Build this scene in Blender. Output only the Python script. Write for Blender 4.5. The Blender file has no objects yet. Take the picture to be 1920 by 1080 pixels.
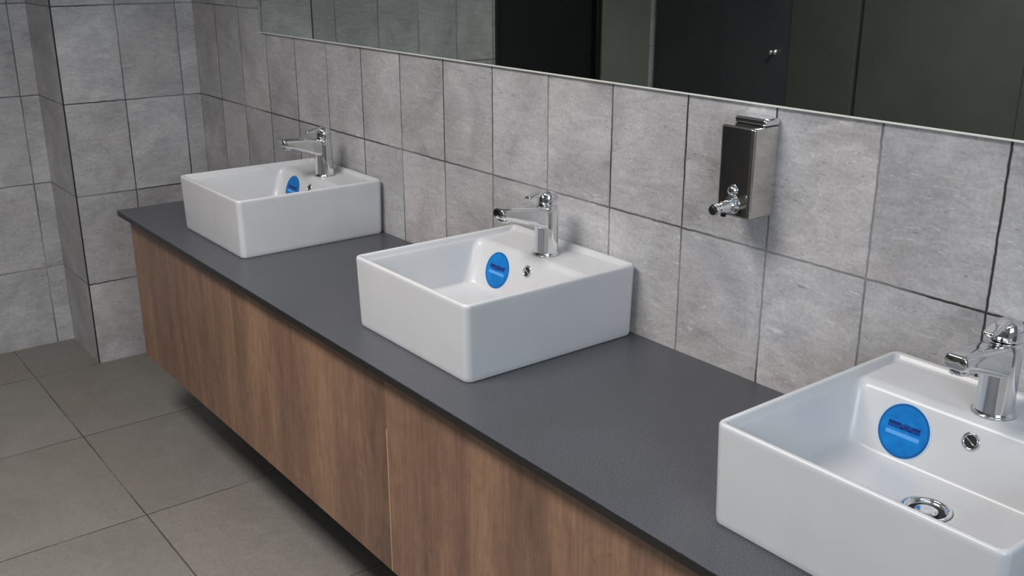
import bpy, bmesh, math, random
from mathutils import Vector, Matrix
random.seed(7)
sc = bpy.context.scene
COL = sc.collection
PI = math.pi

# ---------------------------------------------------------------- camera
cam_d = bpy.data.cameras.new('camera'); cam = bpy.data.objects.new('camera', cam_d); COL.objects.link(cam)
yaw, pitch, roll = 0.91489, 0.32239, -0.0012
cyw, syw, cpt, spt = math.cos(yaw), math.sin(yaw), math.cos(pitch), math.sin(pitch)
Fv = Vector((-syw*cpt, cyw*cpt, -spt)); Rv = Vector((cyw, syw, 0)); Uv = Rv.cross(Fv)
R2 = math.cos(roll)*Rv + math.sin(roll)*Uv; U2 = -math.sin(roll)*Rv + math.cos(roll)*Uv
cam.matrix_world = Matrix.Translation((3.76605, -1.42236, 0.7671)) @ Matrix((R2, U2, -Fv)).transposed().to_4x4()
cam_d.sensor_fit = 'HORIZONTAL'; cam_d.sensor_width = 36.0; cam_d.lens = 1903.14/1920*36.0
cam_d.clip_start = 0.02
sc.camera = cam

# ---------------------------------------------------------------- world, exposure, lights
w = bpy.data.worlds.new('world'); sc.world = w; w.use_nodes = True
w.node_tree.nodes['Background'].inputs[0].default_value = (0.75, 0.85, 1.0, 1)
w.node_tree.nodes['Background'].inputs[1].default_value = 0.3
sc.view_settings.view_transform = 'Standard'
try: sc.view_settings.look = 'None'
except Exception: pass
sc.view_settings.gamma = 1.0
sc.view_settings.use_curve_mapping = False
sc.view_settings.exposure = 0.0
ZF, ZC = -0.7175, 1.95                      # floor, ceiling (z = 0 is the countertop)
X_R, Y_O = 5.0, -2.72                       # right wall, cubicle front line
def area(name, loc, rot, sx, sy, power, col, spread=180):
    d = bpy.data.lights.new(name, 'AREA'); d.shape = 'RECTANGLE'; d.size = sx; d.size_y = sy
    d.energy = power; d.color = col; d.spread = math.radians(spread)
    o = bpy.data.objects.new(name, d); COL.objects.link(o); o.location = loc; o.rotation_euler = rot
    return o
LIGHTS = [((2.08, -1.60), 46, (1.0, 0.955, 0.92)), ((3.95, -1.66), 4, (0.74, 0.85, 1.0))]
for (lx, ly), p, c in LIGHTS:
    area('ceiling_light_lamp', (lx, ly, ZC-0.035), (0, 0, 0), 1.16, 0.56, p, c, 130)
area('window_daylight', (X_R-0.02, -1.55, 1.0), (0, math.radians(90), 0), 0.9, 1.2, 33, (0.78, 0.89, 1.0))

# ---------------------------------------------------------------- material helpers
def srgb(r, g, b):
    f = lambda c: (c/255/12.92) if c/255 <= 0.04045 else ((c/255+0.055)/1.055)**2.4
    return (f(r), f(g), f(b), 1)
def mat(name, col=(0.8, 0.8, 0.8, 1), rough=0.5, metal=0.0, **kw):
    m = bpy.data.materials.new(name); m.use_nodes = True
    b = m.node_tree.nodes['Principled BSDF']
    b.inputs['Base Color'].default_value = col; b.inputs['Roughness'].default_value = rough; b.inputs['Metallic'].default_value = metal
    for k, v in kw.items(): b.inputs[k.replace('_', ' ')].default_value = v
    return m
class NT:
    """small node-graph writer"""
    def __init__(s, m): s.t = m.node_tree; s.n = s.t.nodes; s.b = s.n['Principled BSDF']
    def node(s, typ, **kw):
        n = s.n.new(typ)
        for k, v in kw.items(): setattr(n, k, v)
        return n
    def set(s, sock, v):
        if hasattr(v, 'is_output') or isinstance(v, bpy.types.NodeSocket): s.t.links.new(v, sock)
        else: sock.default_value = v
    def math(s, op, a, b=0.0, c=None, clamp=False):
        n = s.node('ShaderNodeMath', operation=op); n.use_clamp = clamp
        s.set(n.inputs[0], a); s.set(n.inputs[1], b)
        if c is not None: s.set(n.inputs[2], c)
        return n.outputs[0]
    def pos(s): return s.node('ShaderNodeNewGeometry').outputs['Position']
    def sep(s, v):
        n = s.node('ShaderNodeSeparateXYZ'); s.t.links.new(v, n.inputs[0]); return n.outputs
    def comb(s, x, y, z):
        n = s.node('ShaderNodeCombineXYZ')
        for i, v in enumerate((x, y, z)): s.set(n.inputs[i], v)
        return n.outputs[0]
    def scale(s, v, sc3):
        n = s.node('ShaderNodeVectorMath', operation='MULTIPLY'); s.t.links.new(v, n.inputs[0]); n.inputs[1].default_value = sc3
        return n.outputs[0]
    def add(s, v, v2):
        n = s.node('ShaderNodeVectorMath', operation='ADD'); s.t.links.new(v, n.inputs[0]); s.set(n.inputs[1], v2)
        return n.outputs[0]
    def noise(s, v, scale, detail=4, rough=0.6, dist=0.0):
        n = s.node('ShaderNodeTexNoise'); s.t.links.new(v, n.inputs['Vector'])
        n.inputs['Scale'].default_value = scale; n.inputs['Detail'].default_value = detail
        n.inputs['Roughness'].default_value = rough; n.inputs['Distortion'].default_value = dist
        return n.outputs['Fac']
    def ramp(s, f, stops):
        n = s.node('ShaderNodeValToRGB'); s.t.links.new(f, n.inputs[0]); e = n.color_ramp.elements
        while len(e) < len(stops): e.new(0.5)
        for el, (p, c) in zip(e, stops): el.position = p; el.color = c
        return n.outputs['Color']
    def rng(s, f, a, b, c, d):
        n = s.node('ShaderNodeMapRange'); s.t.links.new(f, n.inputs[0])
        for i, v in enumerate((a, b, c, d)): n.inputs[i+1].default_value = v
        return n.outputs[0]
    def mix(s, f, a, b, typ='MIX'):
        n = s.node('ShaderNodeMix', data_type='RGBA', blend_type=typ); s.set(n.inputs[0], f); s.set(n.inputs[6], a); s.set(n.inputs[7], b)
        return n.outputs[2]
    def bump(s, h, strength=0.3, dist=0.002):
        n = s.node('ShaderNodeBump'); s.t.links.new(h, n.inputs['Height'])
        n.inputs['Strength'].default_value = strength; n.inputs['Distance'].default_value = dist
        s.t.links.new(n.outputs[0], s.b.inputs['Normal'])

def tile_material(name, axis, u0, uw, v0, vh, vaxis=2, g=0.0021, tones=None, grout=(0.035, 0.031, 0.03, 1), stretch=(1, 1, 1), fade=(0.25, 1.0), rough=0.45, scratch=0.5):
    """cement-look tiles on a real-size grid; u0/v0 = where a joint lies"""
    m = mat(name, rough=rough); t = NT(m)
    P = t.pos(); S = t.sep(P)
    wob = t.noise(P, 35, 2)
    off = t.math('MULTIPLY', t.math('SUBTRACT', wob, 0.5), 0.004)
    masks = []; cells = []
    for ax, o, wd in ((axis, u0, uw), (vaxis, v0, vh)):
        q = t.math('DIVIDE', t.math('SUBTRACT', S[ax], o), wd)
        cells.append(t.math('FLOOR', q))
        qq = t.math('DIVIDE', t.math('SUBTRACT', t.math('ADD', S[ax], off), o), wd)
        d = t.math('MULTIPLY', t.math('ABSOLUTE', t.math('SUBTRACT', t.math('FRACT', t.math('ADD', qq, 0.5)), 0.5)), wd)
        masks.append(t.rng(d, g*0.55, g*1.35, 1, 0))
    gm = t.math('MAXIMUM', masks[0], masks[1])
    wn = t.node('ShaderNodeTexWhiteNoise', noise_dimensions='3D'); t.t.links.new(t.comb(cells[0], cells[1], 3.7), wn.inputs['Vector'])
    rnd = wn.outputs['Value']
    P2 = t.add(P, t.scale(wn.outputs['Color'], (7, 7, 7)))          # each tile has its own piece of the pattern
    big = t.noise(P2, 4.5, 5, 0.62, 0.8)
    P3 = t.scale(P2, stretch)
    streak = t.noise(P3, 22, 6, 0.7, 1.5)
    fine = t.noise(P2, 160, 3, 0.6)
    f = t.math('ADD', t.math('MULTIPLY', big, 0.6), t.math('MULTIPLY', streak, 0.4))
    c = t.ramp(f, tones)
    warm = t.rng(t.noise(t.add(P2, (3.1, 9.2, 1.4)), 2.2, 3, 0.6), 0.5, 0.68, 0, 0.55)
    c = t.mix(warm, c, t.mix(1.0, c, (1.06, 0.98, 0.92, 1), 'MULTIPLY'))
    c = t.mix(1.0, c, t.ramp(fine, [(0.3, (0.86, 0.86, 0.86, 1)), (0.75, (1.1, 1.1, 1.1, 1))]), 'MULTIPLY')
    # small pits and pale scratches
    pits = t.rng(t.noise(P3, 60, 2, 0.5, 3), 0.66, 0.73, 0, 0.5)
    c = t.mix(pits, c, (0.12, 0.115, 0.115, 1))
    scr = t.rng(t.noise(t.add(P3, (5, 2, 8)), 30, 3, 0.6, 4), 0.60, 0.70, 0, scratch)
    c = t.mix(scr, c, (0.74, 0.72, 0.72, 1))
    br = t.rng(rnd, 0, 1, 0.88, 1.1)
    n = t.node('ShaderNodeVectorMath', operation='SCALE'); t.t.links.new(c, n.inputs[0]); t.t.links.new(br, n.inputs['Scale']); c = n.outputs[0]
    dark = t.rng(t.noise(P, 2.7, 2, 0.5), 0.38, 0.55, fade[0], fade[1])
    gm2 = t.math('MULTIPLY', gm, dark)
    c = t.mix(gm2, c, grout)
    t.t.links.new(c, t.b.inputs['Base Color'])
    h = t.math('SUBTRACT', t.math('MULTIPLY', streak, 0.25), gm)
    t.bump(h, 0.45, 0.002)
    t.t.links.new(t.rng(streak, 0.3, 0.7, rough-0.08, rough+0.12), t.b.inputs['Roughness'])
    return m

TONES = [(0.30, (0.27, 0.262, 0.268, 1)), (0.42, (0.42, 0.408, 0.415, 1)), (0.53, (0.51, 0.498, 0.505, 1)), (0.68, (0.67, 0.650, 0.648, 1))]
W, RH, ZA = 0.20478, 0.33016, 0.2538
M_back = tile_material('cement_tile_back', 0, 0.0, W, ZA, RH, tones=TONES, stretch=(0.45, 1, 1.6), fade=(0.45, 1.0))
M_left = tile_material('cement_tile_left', 1, -0.493, 0.214, ZA, RH, tones=TONES, stretch=(1, 0.45, 1.6), fade=(0.5, 1.0))
M_leftfar = tile_material('cement_tile_left_recess', 1, -0.556, 0.214, ZA, RH, tones=TONES, stretch=(1, 0.45, 1.6), fade=(0.3, 0.8))
M_return = tile_material('cement_tile_return', 0, -0.33, 0.33, ZA, RH, tones=TONES, stretch=(0.45, 1, 1.6), fade=(0.4, 0.8))
FT = [(0.3, (0.185, 0.170, 0.152, 1)), (0.5, (0.21, 0.194, 0.175, 1)), (0.7, (0.235, 0.219, 0.199, 1))]
M_floor = tile_material('floor_tile', 0, 1.194, 0.6, -0.72, 0.6, vaxis=1, g=0.0022, tones=FT, grout=(0.06, 0.055, 0.05, 1), fade=(0.35, 1.0), rough=0.5, scratch=0.0)
M_plain = mat('painted_plaster', (0.62, 0.61, 0.59, 1), 0.8)
M_ceil = mat('ceiling_paint', (0.72, 0.72, 0.71, 1), 0.85)

# vitreous china: shine over white body
M_china = mat('white_ceramic', (0.80, 0.80, 0.80, 1), 0.30, 0, Coat_Weight=0.0, Coat_Roughness=0.06)
t = NT(M_china); t.t.links.new(t.ramp(t.noise(t.pos(), 7, 3), [(0.3, (0.575, 0.572, 0.578, 1)), (0.7, (0.61, 0.612, 0.625, 1))]), t.b.inputs['Base Color'])
M_chrome = mat('chrome', (0.78, 0.79, 0.80, 1), 0.07, 1.0)
t = NT(M_chrome); t.t.links.new(t.rng(t.noise(t.pos(), 90, 2), 0.3, 0.7, 0.05, 0.11), t.b.inputs['Roughness'])
M_steel = mat('polished_steel', (0.62, 0.60, 0.565, 1), 0.12, 1.0)
t = NT(M_steel); t.t.links.new(t.rng(t.noise(t.scale(t.pos(), (1, 1, 0.06)), 300, 2), 0.3, 0.7, 0.09, 0.17), t.b.inputs['Roughness'])
M_black = mat('black_plastic', (0.012, 0.012, 0.013, 1), 0.35)
M_hole = mat('dark_hole', (0.01, 0.01, 0.01, 1), 0.6)
M_gap = mat('dark_corner_grout', (0.015, 0.013, 0.012, 1), 0.7)
M_blue = mat('blue_sticker', (0.004, 0.165, 0.52, 1), 0.6, Specular_IOR_Level=0.2)
t = NT(M_blue); t.t.links.new(t.ramp(t.noise(t.pos(), 45, 2), [(0.35, (0.002, 0.135, 0.44, 1)), (0.65, (0.004, 0.19, 0.53, 1))]), t.b.inputs['Base Color'])
M_blueedge = mat('dark_blue_print', (0.004, 0.085, 0.27, 1), 0.45)
M_navy = mat('navy_print', (0.002, 0.022, 0.20, 1), 0.45)
M_pale = mat('pale_blue_print', (0.09, 0.33, 0.74, 1), 0.45)
M_palerim = mat('clear_sticker_edge', (0.42, 0.62, 0.82, 1), 0.35)

# quartz top
M_quartz = mat('grey_quartz', rough=0.36); t = NT(M_quartz); P = t.pos()
c = t.ramp(t.noise(P, 420, 2, 0.6), [(0.30, (0.042, 0.044, 0.050, 1)), (0.5, (0.070, 0.073, 0.082, 1)), (0.72, (0.110, 0.114, 0.128, 1))])
c = t.mix(1.0, c, t.ramp(t.noise(P, 3.0, 4, 0.6), [(0.3, (0.92, 0.94, 0.92, 1)), (0.7, (1.08, 1.06, 1.10, 1))]), 'MULTIPLY')
vo = t.node('ShaderNodeTexVoronoi', feature='F1'); t.t.links.new(P, vo.inputs['Vector']); vo.inputs['Scale'].default_value = 28
c = t.mix(t.rng(vo.outputs['Distance'], 0.035, 0.07, 0.6, 0.0), c, (0.03, 0.03, 0.034, 1))
t.t.links.new(c, t.b.inputs['Base Color'])
M_quartzedge = mat('dark_quartz_edge', (0.012, 0.011, 0.011, 1), 0.4)

# brown wood-look laminate, grain upright
def wood(name, tint):
    m = mat(name, rough=0.42); t = NT(m); P = t.pos()
    oi = t.node('ShaderNodeObjectInfo'); P = t.add(P, t.comb(t.math('MULTIPLY', oi.outputs['Random'], 9.0), 0.0, 0.0))
    g = t.noise(t.scale(P, (1, 1, 0.10)), 11, 6, 0.62, 0.6)
    band = t.noise(t.scale(P, (1, 1, 0.03)), 4.2, 2, 0.5)
    fine = t.noise(t.scale(P, (1, 1, 0.05)), 150, 3, 0.6)
    f = t.math('ADD', t.math('MULTIPLY', g, 0.55), t.math('MULTIPLY', band, 0.45))
    c = t.ramp(f, [(0.32, (0.125, 0.076, 0.054, 1)), (0.43, (0.180, 0.108, 0.074, 1)), (0.5, (0.215, 0.130, 0.088, 1)), (0.57, (0.260, 0.156, 0.098, 1)), (0.68, (0.31, 0.200, 0.135, 1))])
    c = t.mix(1.0, c, t.ramp(fine, [(0.3, (0.84, 0.84, 0.84, 1)), (0.7, (1.1, 1.1, 1.1, 1))]), 'MULTIPLY')
    c = t.mix(1.0, c, t.ramp(t.noise(t.scale(P, (1, 1, 0.5)), 34, 4, 0.65, 1.0), [(0.3, (0.82, 0.82, 0.83, 1)), (0.7, (1.14, 1.12, 1.12, 1))]), 'MULTIPLY')
    kn = t.rng(t.noise(t.scale(P, (1, 1, 0.7)), 30, 3, 0.6, 2), 0.64, 0.74, 0, 0.35)
    c = t.mix(kn, c, (0.08, 0.05, 0.035, 1)); c = t.mix(1.0, c, tint, 'MULTIPLY')
    t.t.links.new(c, t.b.inputs['Base Color']); t.bump(fine, 0.12, 0.001)
    return m
M_wood = wood('brown_laminate', (1.08, 1.04, 1.0, 1))
M_woodedge = mat('pale_panel_edge', (0.50, 0.33, 0.19, 1), 0.4)
M_carcass = mat('dark_carcass', (0.035, 0.026, 0.02, 1), 0.6)
M_mirror = mat('mirror_glass', (0.60, 0.66, 0.615, 1), 0.015, 1.0)
M_mirredge = mat('mirror_polished_edge', (0.80, 0.80, 0.74, 1), 0.25, 0.0)
def laminate(name, a, b, rough):
    m = mat(name, rough=rough); t = NT(m)
    t.t.links.new(t.ramp(t.noise(t.pos(), 5, 4), [(0.3, a), (0.7, b)]), t.b.inputs['Base Color']); return m
M_part = laminate('charcoal_partition', (0.070, 0.073, 0.066, 1), (0.085, 0.088, 0.080, 1), 0.45)
M_partdoor = laminate('blue_black_door', (0.060, 0.062, 0.072, 1), (0.078, 0.080, 0.090, 1), 0.35)
M_darkdoor = laminate('black_door', (0.010, 0.010, 0.010, 1), (0.015, 0.015, 0.014, 1), 0.45)
M_jamb = laminate('grey_jamb', (0.19, 0.20, 0.175, 1), (0.23, 0.235, 0.21, 1), 0.5)
M_glow = bpy.data.materials.new('lamp_diffuser'); M_glow.use_nodes = True
NT(M_glow).b.inputs['Base Color'].default_value = (0.9, 0.9, 0.9, 1)

# ---------------------------------------------------------------- mesh helpers
def link(name, bm, mats, parent=None, smooth=False, loc=None):
    me = bpy.data.meshes.new(name); bmesh.ops.recalc_face_normals(bm, faces=bm.faces); bm.to_mesh(me); bm.free()
    for m in (mats if isinstance(mats, (list, tuple)) else [mats]): me.materials.append(m)
    if smooth:
        for p in me.polygons: p.use_smooth = True
    o = bpy.data.objects.new(name, me); COL.objects.link(o)
    if parent is not None: o.parent = parent
    if loc is not None: o.location = loc
    if smooth:
        md = o.modifiers.new('wn', 'WEIGHTED_NORMAL'); md.keep_sharp = True
    return o
def box(bm, x0, x1, y0, y1, z0, z1, mi=0, bev=0.0, seg=2):
    vs = [bm.verts.new((x, y, z)) for x in (x0, x1) for y in (y0, y1) for z in (z0, z1)]
    F = [(0, 1, 3, 2), (4, 6, 7, 5), (0, 4, 5, 1), (2, 3, 7, 6), (0, 2, 6, 4), (1, 5, 7, 3)]
    fs = [bm.faces.new([vs[i] for i in f]) for f in F]
    for f in fs: f.material_index = mi
    if bev > 0:
        es = list({e for f in fs for e in f.edges})
        bmesh.ops.bevel(bm, geom=es, offset=bev, segments=seg, profile=0.5, affect='EDGES')
    return fs
def loft(bm, rings, close_start=False, close_end=False, mi=0):
    R = [[bm.verts.new(p) for p in r] for r in rings]; n = len(R[0])
    for a, b in zip(R, R[1:]):
        for i in range(n):
            f = bm.faces.new((a[i], a[(i+1) % n], b[(i+1) % n], b[i])); f.material_index = mi
    if close_start: bm.faces.new(R[0][::-1]).material_index = mi
    if close_end: bm.faces.new(R[-1]).material_index = mi
    return R
def rrect(x0, x1, y0, y1, r, z, k=6, m=6):
    """closed loop of a rounded rectangle: 4*(k+1+m-1) points, always in the same order"""
    pts = []; cs = [(x1-r, y1-r, 0), (x0+r, y1-r, 90), (x0+r, y0+r, 180), (x1-r, y0+r, 270)]
    arcs = [[(cx+r*math.cos(math.radians(a+90*i/k)), cy+r*math.sin(math.radians(a+90*i/k))) for i in range(k+1)] for cx, cy, a in cs]
    for q in range(4):
        pts += arcs[q]; a = arcs[q][-1]; b = arcs[(q+1) % 4][0]
        pts += [(a[0]+(b[0]-a[0])*i/m, a[1]+(b[1]-a[1])*i/m) for i in range(1, m)]
    zz = z if callable(z) else (lambda x, y: z)
    return [(x, y, zz(x, y)) for x, y in pts]
def frame_from(d):
    d = Vector(d).normalized(); a = Vector((0, 0, 1)) if abs(d.z) < 0.95 else Vector((1, 0, 0))
    u = d.cross(a).normalized(); v = u.cross(d).normalized(); return d, u, v
def lathe(bm, origin, axis, prof, n=32, mi=0, cap0=True, cap1=True):
    """profile = [(distance along axis, radius)]"""
    d, u, v = frame_from(axis); o = Vector(origin)
    rings = [[o + d*h + (u*math.cos(2*PI*i/n) + v*math.sin(2*PI*i/n))*r for i in range(n)] for h, r in prof]
    return loft(bm, rings, cap0, cap1, mi)
def empty(name, loc):
    o = bpy.data.objects.new(name, None); COL.objects.link(o); o.location = loc; o.empty_display_size = 0.05; return o
def tag(o, label=None, cat=None, group=None, kind=None):
    for k, v in (('label', label), ('category', cat), ('group', group), ('kind', kind)):
        if v: o[k] = v
    return o
def struct(name, bm, mats, **kw): return tag(link(name, bm, mats, **kw), kind='structure')

# ---------------------------------------------------------------- the room
T = 0.12
bm = bmesh.new(); box(bm, -0.33-T, X_R+T, -4.3, T, ZF-0.1, ZF); struct('floor', bm, M_floor)
bm = bmesh.new(); box(bm, -0.33-T, X_R+T, -4.3, T, ZC, ZC+0.1); struct('ceiling', bm, M_ceil)
bm = bmesh.new(); box(bm, -0.33-T, X_R+T, 0, T, ZF, ZC); struct('wall_back', bm, M_back)
bm = bmesh.new()                                    # tiled boxing in the corner, 33 cm proud of the left wall
fs = box(bm, -0.33, 0, -0.493, 0, ZF, ZC)
fs[2].material_index = 1
struct('wall_left_boxing', bm, [M_left, M_return])
bm = bmesh.new(); box(bm, -0.003, 0.0015, -0.4945, -0.490, ZF, ZC, bev=0.001); struct('trim_3', bm, M_gap)  # bead of dark grout along the outer corner of the boxing
DY0, DY1, DZ = -2.33, -1.64, 1.32                   # doorway in the left wall, seen in the mirror
bm = bmesh.new()
box(bm, -0.33-T, -0.33, DY1, 0, ZF, ZC); box(bm, -0.33-T, -0.33, -4.3, DY0, ZF, ZC); box(bm, -0.33-T, -0.33, DY0, DY1, DZ, ZC)
struct('wall_left', bm, M_leftfar)
bm = bmesh.new(); box(bm, X_R, X_R+T, -4.3, -2.15, ZF, ZC); box(bm, X_R, X_R+T, -0.95, 0, ZF, ZC)
box(bm, X_R, X_R+T, -2.15, -0.95, ZF, 0.55); box(bm, X_R, X_R+T, -2.15, -0.95, 1.45, ZC); struct('wall_right', bm, M_plain)
bm = bmesh.new(); box(bm, -0.33-T, X_R+T, -4.42, -4.3, ZF, ZC); struct('wall_front', bm, M_plain)
# black door closed in that doorway, with its frame
bm = bmesh.new(); box(bm, -0.33-0.07, -0.33-0.03, DY0+0.03, DY1-0.03, ZF+0.008, DZ-0.03, bev=0.002); d1 = struct('door_1', bm, M_darkdoor)
bm = bmesh.new()
for y0, y1, z0, z1 in ((DY0, DY0+0.03, ZF, DZ), (DY1-0.03, DY1, ZF, DZ), (DY0+0.03, DY1-0.03, DZ-0.03, DZ)):
    box(bm, -0.33-T+0.01, -0.33+0.012, y0, y1, z0, z1, bev=0.002)
struct('trim_1', bm, M_black)
bm = bmesh.new(); box(bm, -0.33, -0.314, -2.69, DY0-0.004, ZF, ZC, bev=0.002); struct('trim_2', bm, M_jamb)

# ---------------------------------------------------------------- toilet cubicles across the room (seen in the mirror)
def cubicle_row():
    root = empty('toilet_cubicles', (2.2, Y_O, ZF))
    tag(root, 'row of dark charcoal toilet cubicle fronts reflected in the mirror', 'toilet cubicle')
    def part(name, bm, m, p=root):
        for v in bm.verts: v.co -= Vector((2.2, Y_O, ZF))
        return link(name, bm, m, p)
    zt = 1.35
    xs = [-0.33]
    # (x0, x1, kind) along the front
    lay = [(-0.30, 0.60, 'door'), (0.60, 0.97, 'panel'), (0.985, 1.75, 'door'), (1.75, 2.05, 'panel'), (2.065, 2.83, 'door'), (2.83, 3.13, 'panel'), (3.145, 3.91, 'door'), (3.91, 4.96, 'panel')]
    for i, (a, b, k) in enumerate(lay):
        bm = bmesh.new()
        if k == 'door':
            box(bm, a+0.004, b-0.004, Y_O-0.03, Y_O-0.005, ZF+0.15, zt-0.04, bev=0.002)
            o = part('door', bm, M_partdoor if i == 0 else M_part)
            if i == 2: continue
            bm = bmesh.new(); lathe(bm, (0.510, Y_O-0.005, 0.285) if i == 0 else (b-0.06, Y_O-0.005, 0.285), (0, 1, 0), [(0, 0.016), (0.004, 0.016), (0.008, 0.008), (0.02, 0.008), (0.026, 0.014), (0.034, 0.013), (0.037, 0.008)], 20)
            for v in bm.verts: v.co -= Vector((2.2, Y_O, ZF))
            link('latch_knob', bm, M_chrome, o, smooth=True)
        else:
            box(bm, a, b, Y_O-0.035, Y_O, ZF+0.12, zt, bev=0.002); part('pilaster', bm, M_part)
            for xx in (a+0.08, b-0.08):
                bm = bmesh.new(); lathe(bm, (xx, Y_O-0.018, ZF), (0, 0, 1), [(0, 0.025), (0.01, 0.025), (0.014, 0.012), (0.12, 0.012)], 16); part('support_foot', bm, M_steel)
    bm = bmesh.new(); box(bm, -0.33, 4.99, Y_O-0.045, Y_O+0.005, zt, zt+0.035, bev=0.003); part('head_rail', bm, M_steel)
    for x in (0.78, 1.90, 2.98, 4.06):
        bm = bmesh.new(); box(bm, x-0.01, x+0.01, -4.29, Y_O-0.036, ZF+0.12, zt, bev=0.002); part('divider_panel', bm, M_part)
cubicle_row()

# ---------------------------------------------------------------- ceiling light fixtures
for i, ((lx, ly), p, c) in enumerate(LIGHTS):
    root = empty('ceiling_light', (lx, ly, ZC))
    tag(root, ('long recessed ceiling panel above the middle of the counter', 'long recessed ceiling panel nearest the right wall')[i], 'light', 'ceiling light panels')
    bm = bmesh.new()
    for x0, x1, y0, y1 in ((-0.61, 0.61, -0.31, -0.285), (-0.61, 0.61, 0.285, 0.31), (-0.61, -0.585, -0.285, 0.285), (0.585, 0.61, -0.285, 0.285)):
        box(bm, x0, x1, y0, y1, -0.03, 0, bev=0.002)
    link('frame', bm, M_ceil, root)
    bm = bmesh.new(); box(bm, -0.584, 0.584, -0.284, 0.284, -0.02, -0.001); link('diffuser', bm, M_glow, root)

# ---------------------------------------------------------------- mirror
MX0, MX1, MZ0, MZ1 = 0.588, 4.75, 0.5141, 1.60
mr = empty('wall_mirror', ((MX0+MX1)/2, 0, MZ0))
tag(mr, 'long frameless mirror on the tiled wall above the three basins', 'mirror')
ox, oz = (MX0+MX1)/2, MZ0
bm = bmesh.new(); box(bm, MX0-ox, MX1-ox, -0.0065, -0.0002, 0, MZ1-oz); link('mirror_glass', bm, M_mirror, mr)
bm = bmesh.new(); box(bm, MX0-ox, MX1-ox, -0.0075, -0.0002, -0.0035, 0.0, bev=0.0008); o = link('polished_edge', bm, M_mirredge, mr); o['label'] = 'pale polished lower edge'

# ---------------------------------------------------------------- countertop and cabinet
CX0, CX1, CD, CT = 0.591, 4.60, 0.5257, 0.018
bm = bmesh.new()
box(bm, CX0, CX1, -CD, -0.0005, -CT, 0, bev=0.0015)
for f in bm.faces:
    if abs(f.calc_center_median().z) > 0.0005 and f.normal.z < 0.5: f.material_index = 1
bm.normal_update()
for f in bm.faces: f.material_index = 0 if f.normal.z > 0.3 else 1
o = link('countertop', bm, [M_quartz, M_quartzedge]); tag(o, 'long dark grey stone countertop with black front edge under the basins', 'countertop')

KX0, KX1, KY, KZ = 0.644, 4.56, 0.505, -0.4698
root = empty('vanity_cabinet', (2.6, 0, KZ))
tag(root, 'long wall-hung brown wood cabinet under the grey countertop', 'cabinet')
def kpart(name, bm, m, **kw):
    for v in bm.verts: v.co -= Vector((2.6, 0, KZ))
    return link(name, bm, m, root, **kw)
bm = bmesh.new(); box(bm, KX0+0.019, KX1, -KY+0.020, -0.001, KZ+0.002, -CT-0.0005); kpart('carcass', bm, M_carcass)
bm = bmesh.new(); box(bm, KX0, KX0+0.018, -KY+0.0195, -0.001, KZ, -CT-0.0008, bev=0.001); kpart('side_panel', bm, M_wood)
seams = [KX0, 1.404, 2.1635, 2.923, 3.682, KX1]
for a, b in zip(seams, seams[1:]):
    bm = bmesh.new(); box(bm, a+0.0002, b-0.0002, -KY, -KY+0.018, KZ, -CT-0.0012, bev=0.0003)
    o = kpart('front_panel', bm, M_wood)
bm = bmesh.new(); box(bm, 2.1635-0.0016, 2.1635+0.0016, -KY-0.0005, -KY+0.016, KZ+0.001, -0.14); o = kpart('edge_strip', bm, M_woodedge); o['label'] = 'pale upright joint strip between two front panels'

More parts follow.
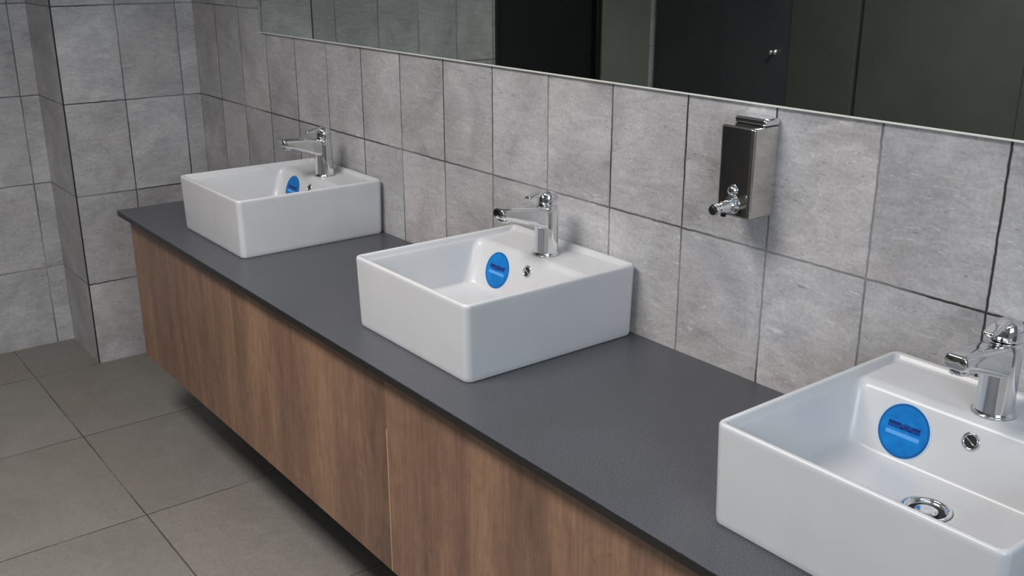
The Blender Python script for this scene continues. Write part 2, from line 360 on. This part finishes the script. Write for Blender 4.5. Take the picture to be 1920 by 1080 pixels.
# ---------------------------------------------------------------- basins
BW, BD, BH, YB = 0.409, 0.428, 0.156, 0.009       # basin footprint and height; back gap to the wall
def tilted_disc(bm, c, n, r, thick, off=0.0, seg=48, mi=0):
    d, u, v = frame_from(n); o = Vector(c) + d*off
    loft(bm, [[o+(u*math.cos(2*PI*i/seg)+v*math.sin(2*PI*i/seg))*rr+d*h for i in range(seg)] for rr, h in ((r, -0.002), (r, thick*0.7), (r-thick*0.5, thick))], True, True, mi)
def make_basin():
    # local frame: origin centre of the footprint on the countertop
    hx, hy = BW/2, BD/2
    root = empty('wash_basin', (0, 0, 0))
    bm = bmesh.new(); K = dict(k=6, m=6)
    yb = hy - 0.112                                # front edge of the tap deck
    rings = [rrect(-hx+.012, hx-.012, -hy+.012, hy-.012, .012, 0.0012, **K),
             rrect(-hx+.0055, hx-.0055, -hy+.0055, hy-.004, .014, 0.0, **K),
             rrect(-hx+.0035, hx-.0035, -hy+.0035, hy-.002, .015, 0.0035, **K),
             rrect(-hx+.0028, hx-.0028, -hy+.0028, hy-.0015, .015, 0.012, **K),
             rrect(-hx, hx, -hy, hy, .014, BH-.010, **K),
             rrect(-hx, hx, -hy, hy, .014, BH-.005, **K),
             rrect(-hx+.0008, hx-.0008, -hy+.0008, hy-.0008, .0135, BH-.0024, **K),
             rrect(-hx+.0026, hx-.0026, -hy+.0026, hy-.0026, .012, BH-.0005, **K),
             rrect(-hx+.0050, hx-.0050, -hy+.0050, hy-.0050, .010, BH, **K),
             rrect(-hx+.0080, hx-.0080, -hy+.0080, hy-.0080, .009, BH-.0008, **K),
             rrect(-hx+.0098, hx-.0098, -hy+.0098, hy-.0098, .009, BH-.0030, **K),
             rrect(-hx+.0110, hx-.0110, -hy+.0110, hy-.0130, .009, BH-.0080, **K),
             rrect(-hx+.0125, hx-.0125, -hy+.0125, hy-.0180, .011, BH-.0125, **K)]
    # step of the tap deck at the back, then the bowl
    rings += [rrect(-hx+.0135, hx-.0135, -hy+.0130, yb+.014, .012, BH-.0133, **K),
              rrect(-hx+.0140, hx-.0140, -hy+.0135, yb+.007, .014, BH-.0148, **K),
              rrect(-hx+.0150, hx-.0150, -hy+.0145, yb+.0005, .016, BH-.0185, **K),
              rrect(-hx+.0162, hx-.0162, -hy+.0157, yb-.0045, .018, BH-.0245, **K),
              rrect(-hx+.0180, hx-.0180, -hy+.0175, yb-.0090, .020, BH-.0370, **K),
              rrect(-hx+.0215, hx-.0215, -hy+.0210, yb-.0180, .022, BH-.0640, **K),
              rrect(-hx+.0275, hx-.0275, -hy+.0275, yb-.0310, .030, BH-.1020, **K),
              rrect(-hx+.0330, hx-.0330, -hy+.0330, yb-.0350, .036, BH-.1075, **K),
              rrect(-hx+.0430, hx-.0430, -hy+.0430, yb-.0420, .043, BH-.1110, **K),
              rrect(-hx+.0640, hx-.0640, -hy+.0640, yb-.0520, .050, BH-.1125, **K),
              rrect(-hx+.0950, hx-.0950, -hy+.0950, yb-.0570, .048, BH-.1140, **K)]
    dx, dy = 0.0, DRY
    for r, z in ((.0440, .0408), (.0375, .0395), (.0335, .038), (.030, .030), (.026, .020)):
        rings.append(rrect(dx-r, dx+r, dy-r, dy+r, r*0.999, z, **K))
    loft(bm, rings, True, True)
    link('basin_body', bm, M_china, root, smooth=True)
    # overflow on the back slope of the bowl
    n = Vector((0, -0.041, 0.0135)).normalized(); n = Vector((0, -0.95, 0.31)).normalized()
    base = lambda x, z: Vector((x, yb-.0045-(BH-.023-z)*0.329, z))
    c = base(0, 0.112)
    bm = bmesh.new(); lathe(bm, c, n, [(-0.004, .0125), (0.0012, .0135), (0.0024, .0120), (0.0024, .0095), (-0.001, .0088)], 32, cap0=False, cap1=False)
    r = link('overflow_ring', bm, M_chrome, root, smooth=True); r['label'] = 'chrome overflow ring'
    bm = bmesh.new(); lathe(bm, c, n, [(-0.0008, .0092), (0.0006, .0090), (0.0009, .0082)], 32)
    h = link('overflow_hole', bm, M_hole, r); 
    bm = bmesh.new(); box(bm, -.0085, .0085, -.0009, .0009, -.0007, .0007, bev=.0003)
    bmesh.ops.rotate(bm, verts=bm.verts, cent=(0, 0, 0), matrix=Matrix.Rotation(math.radians(35), 3, 'Y'))
    bmesh.ops.translate(bm, verts=bm.verts, vec=c+n*0.0016); link('cross_bar', bm, M_chrome, r)
    # round blue sticker beside it
    s = base(-0.0975, 0.0915); nn = n
    SR = .0405
    bm = bmesh.new(); tilted_disc(bm, s, nn, SR+.0018, .0006, off=0.0004); st = link('sticker', bm, M_palerim, root); st['label'] = 'round blue paper sticker'
    bm = bmesh.new(); tilted_disc(bm, s, nn, SR, .0005, off=0.0009); link('border', bm, M_blueedge, st)
    bm = bmesh.new(); tilted_disc(bm, s, nn, SR-.0032, .0004, off=0.0013); link('blue_disc', bm, M_blue, st)
    d = nn; u = Vector((1, 0, 0)); v = d.cross(u).normalized()
    if v.z < 0: v = -v
    def strokes(name, m, data, h):
        bm = bmesh.new()
        for x0, x1, y0, y1 in data:
            q = [s + d*(h+dd) + u*a + v*b for dd in (0.0, 0.0004) for a, b in ((x0, y0), (x1, y0), (x1, y1), (x0, y1))]
            V = [bm.verts.new(p) for p in q]
            for f in ((0, 1, 2, 3), (4, 5, 6, 7), (0, 1, 5, 4), (1, 2, 6, 5), (2, 3, 7, 6), (3, 0, 4, 7)): bm.faces.new([V[i] for i in f])
        link(name, bm, m, st)
    L = []; rr = random.Random(3); x = -0.0255
    for k in range(8):                              # a word of eight blurred capitals: uprights joined by bars
        wd = 0.0056; hh = 0.0095 + rr.uniform(-.0008, .0008); y0 = 0.0010
        L.append((x, x+.0024, y0, y0+hh)); L.append((x+wd-.0021, x+wd, y0, y0+hh))
        yb_ = y0 + rr.choice((0.0005, 0.0030, 0.0055)); L.append((x, x+wd, yb_, yb_+.0030)); x += 0.0064
    strokes('printed_word', M_navy, L, 0.0016)
    strokes('printed_stripe', M_pale, [(-.027, .027, -.0095, -.0035)], 0.0016)
    # drain
    bm = bmesh.new(); lathe(bm, (dx, dy, .0385), (0, 0, 1), [(-.006, .0300), (.0005, .0335), (.0022, .0330), (.0026, .0300), (.0010, .0265), (-.006, .0255), (-.007, .0)], 40, cap0=False, cap1=False)
    dr = link('drain', bm, M_chrome, root, smooth=True); dr['label'] = 'chrome drain'
    bm = bmesh.new(); lathe(bm, (dx, dy, .033), (0, 0, 1), [(0, .0150), (.0035, .0160), (.0055, .0150), (.0060, .010), (.0052, .0)], 36, cap0=True, cap1=False)
    link('drain_plug', bm, M_chrome, dr, smooth=True)
    bm = bmesh.new(); lathe(bm, (dx, dy, .0335), (0, 0, 1), [(0, .0145), (0.0003, .0258)], 36, cap0=False, cap1=False); link('drain_gap', bm, M_hole, dr)
    return root
DRY = BD/2 - (0.228 - YB) 
BASINS = [1.1308, 2.1437, 3.1437]
def copy_tree(o, parent=None):
    c = o.copy(); COL.objects.link(c); c.parent = parent
    for ch in list(o.children): copy_tree(ch, c)
    return c
lab_b = ['white square basin at the far end of the counter, by the counter end',
         'white square basin in the middle of the counter, left of the soap dispenser',
         'white square basin nearest the camera, cut by the right edge, drain showing']
proto = make_basin()
for i, x in enumerate(BASINS):
    o = proto if i == 0 else copy_tree(proto)
    o.location = (x, -YB-BD/2, 0.0)
    tag(o, lab_b[i], 'wash basin', 'white ceramic wash basins on the counter')

# ---------------------------------------------------------------- taps (origin on the tap deck)
ZD = BH-.0135
def make_tap():
    root = empty('basin_tap', (0, 0, 0))
    bm = bmesh.new()
    lathe(bm, (0, 0, 0), (0, 0, 1), [(0, .0285), (.003, .0290), (.006, .0275), (.0075, .0265), (.030, .0256), (.060, .0254), (.090, .0254), (.104, .0250), (.1085, .0232), (.1095, .018)], 40)
    link('tap_body', bm, M_chrome, root, smooth=True)
    bm = bmesh.new(); lathe(bm, (0, 0, 0), (0, 0, 1), [(0.0005, .0300), (.0022, .0306), (.0036, .0290)], 40); link('base_ring', bm, M_chrome, root, smooth=True)
    # spout: rounded block, deep at the body and thin at the nose, level on top
    bm = bmesh.new(); rings = []
    for y, w2, zb, zt in ((.004, .0215, .058, .103), (-.012, .0212, .060, .1055), (-.028, .0212, .064, .1110), (-.050, .0205, .0725, .1145), (-.075, .0195, .0815, .1172), (-.100, .0185, .0895, .1195), (-.118, .0178, .0945, .1200), (-.126, .0168, .0970, .1190), (-.131, .0130, .1010, .1165)):
        hz = (zt-zb)/2; cz = (zt+zb)/2; r = min(.009, hz*0.75, w2*0.6)
        loop = rrect(-w2, w2, -hz, hz, r, 0, k=4, m=3)
        rings.append([(a, y, cz+b) for a, b, _ in loop])
    loft(bm, rings, True, True); link('spout', bm, M_chrome, root, smooth=True)
    bm = bmesh.new(); lathe(bm, (0, -.113, .100), (0, -0.12, -1), [(0, .0125), (.006, .0130), (.011, .0125), (.0115, .0095), (.0085, .009), (.0085, 0)], 28, cap0=True, cap1=False)
    a = link('aerator', bm, M_chrome, root, smooth=True)
    # handle: domed cap and a short lever
    h = bmesh.new(); lathe(h, (0, .002, .108), (0, 0.10, 1), [(0, .0185), (.0025, .0205), (.012, .0212), (.022, .0205), (.029, .0165), (.032, .009), (.0327, .002)], 36)
    hd = link('handle_cap', h, M_chrome, root, smooth=True)
    bm = bmesh.new(); rings = []
    for y, w2, z, th in ((.008, .0075, .137, .004), (-.012, .0085, .1375, .0045), (-.028, .0095, .1345, .0042), (-.042, .0090, .1315, .0036), (-.050, .0080, .1305, .0030), (-.054, .0050, .1305, .0020)):
        loop = rrect(-w2, w2, -th, th, th*0.7, 0, k=4, m=3); rings.append([(a_, y, z+b_) for a_, b_, _ in loop])
    loft(bm, rings, True, True); link('lever', bm, M_chrome, hd, smooth=True)
    return root
lab_t = ['chrome lever tap on the farthest basin, at the counter end',
         'chrome lever tap on the middle basin', 'chrome lever tap on the nearest basin, at the right edge of the photo']
tp = make_tap()
for i, x in enumerate(BASINS):
    o = tp if i == 0 else copy_tree(tp)
    o.location = (x, -0.081, ZD); tag(o, lab_t[i], 'tap', 'chrome taps on the basins')

# ---------------------------------------------------------------- soap dispenser
def dispenser():
    x0, x1, y0, z0, z1 = 2.598, 2.675, -0.070, 0.323, 0.481
    ox, oz = (x0+x1)/2, z0
    root = empty('soap_dispenser', (ox, 0, oz)); tag(root, 'polished steel soap dispenser on the tiled wall under the mirror', 'soap dispenser')
    hw = (x1-x0)/2; H = z1-z0
    bm = bmesh.new(); rings = []
    for z, ins in ((0, .004), (.0015, .0012), (.004, 0), (H-.004, 0), (H-.0015, .0012), (H, .004)):
        rings.append(rrect(-hw+ins, hw-ins, y0+ins, -.0015, .0085, z, k=6, m=4))
    loft(bm, rings, True, True); link('dispenser_body', bm, M_steel, root, smooth=True)
    bm = bmesh.new(); rings = []
    for z, ins in ((0, .003), (.002, 0), (.009, 0), (.0125, .003)):
        rings.append(rrect(-hw+.004+ins, hw-.002-ins, -.040+ins, -.0012-ins*.3, .006, H+z, k=5, m=3))
    loft(bm, rings, True, True); link('refill_lid', bm, M_chrome, root, smooth=True)
    bm = bmesh.new(); lathe(bm, (0, y0+.002, .047), (0, -1, 0), [(0, .0105), (.003, .011), (.005, .009), (.008, .0075), (.010, .003)], 28); o = link('level_window', bm, M_chrome, root, smooth=True)
    bm = bmesh.new(); lathe(bm, (0.0, y0+.002, .022), (0, -1, -.05), [(0, .0165), (.004, .0168), (.007, .0130), (.012, .0118), (.024, .0112), (.027, .0095), (.036, .0090), (.040, .0085)], 32)
    v = link('push_valve', bm, M_chrome, root, smooth=True)
    bm = bmesh.new(); lathe(bm, (0, y0-.036, .020), (0, -1, -.05), [(0, .0090), (.003, .0108), (.010, .0110), (.013, .0085)], 28); k = link('push_button', bm, M_chrome, v, smooth=True)
    bm = bmesh.new(); lathe(bm, (0, y0-.047, .0195), (0, -1, -.05), [(0, .0085), (.0045, .0080), (.006, .005)], 24); k = link('button_tip', bm, M_black, v, smooth=True); k['label'] = 'black button tip'
    bm = bmesh.new(); lathe(bm, (0, y0-.020, .016), (0, -0.15, -1), [(0, .006), (.006, .0055), (.012, .0045)], 20); link('nozzle', bm, M_black, v, smooth=True)
dispenser()
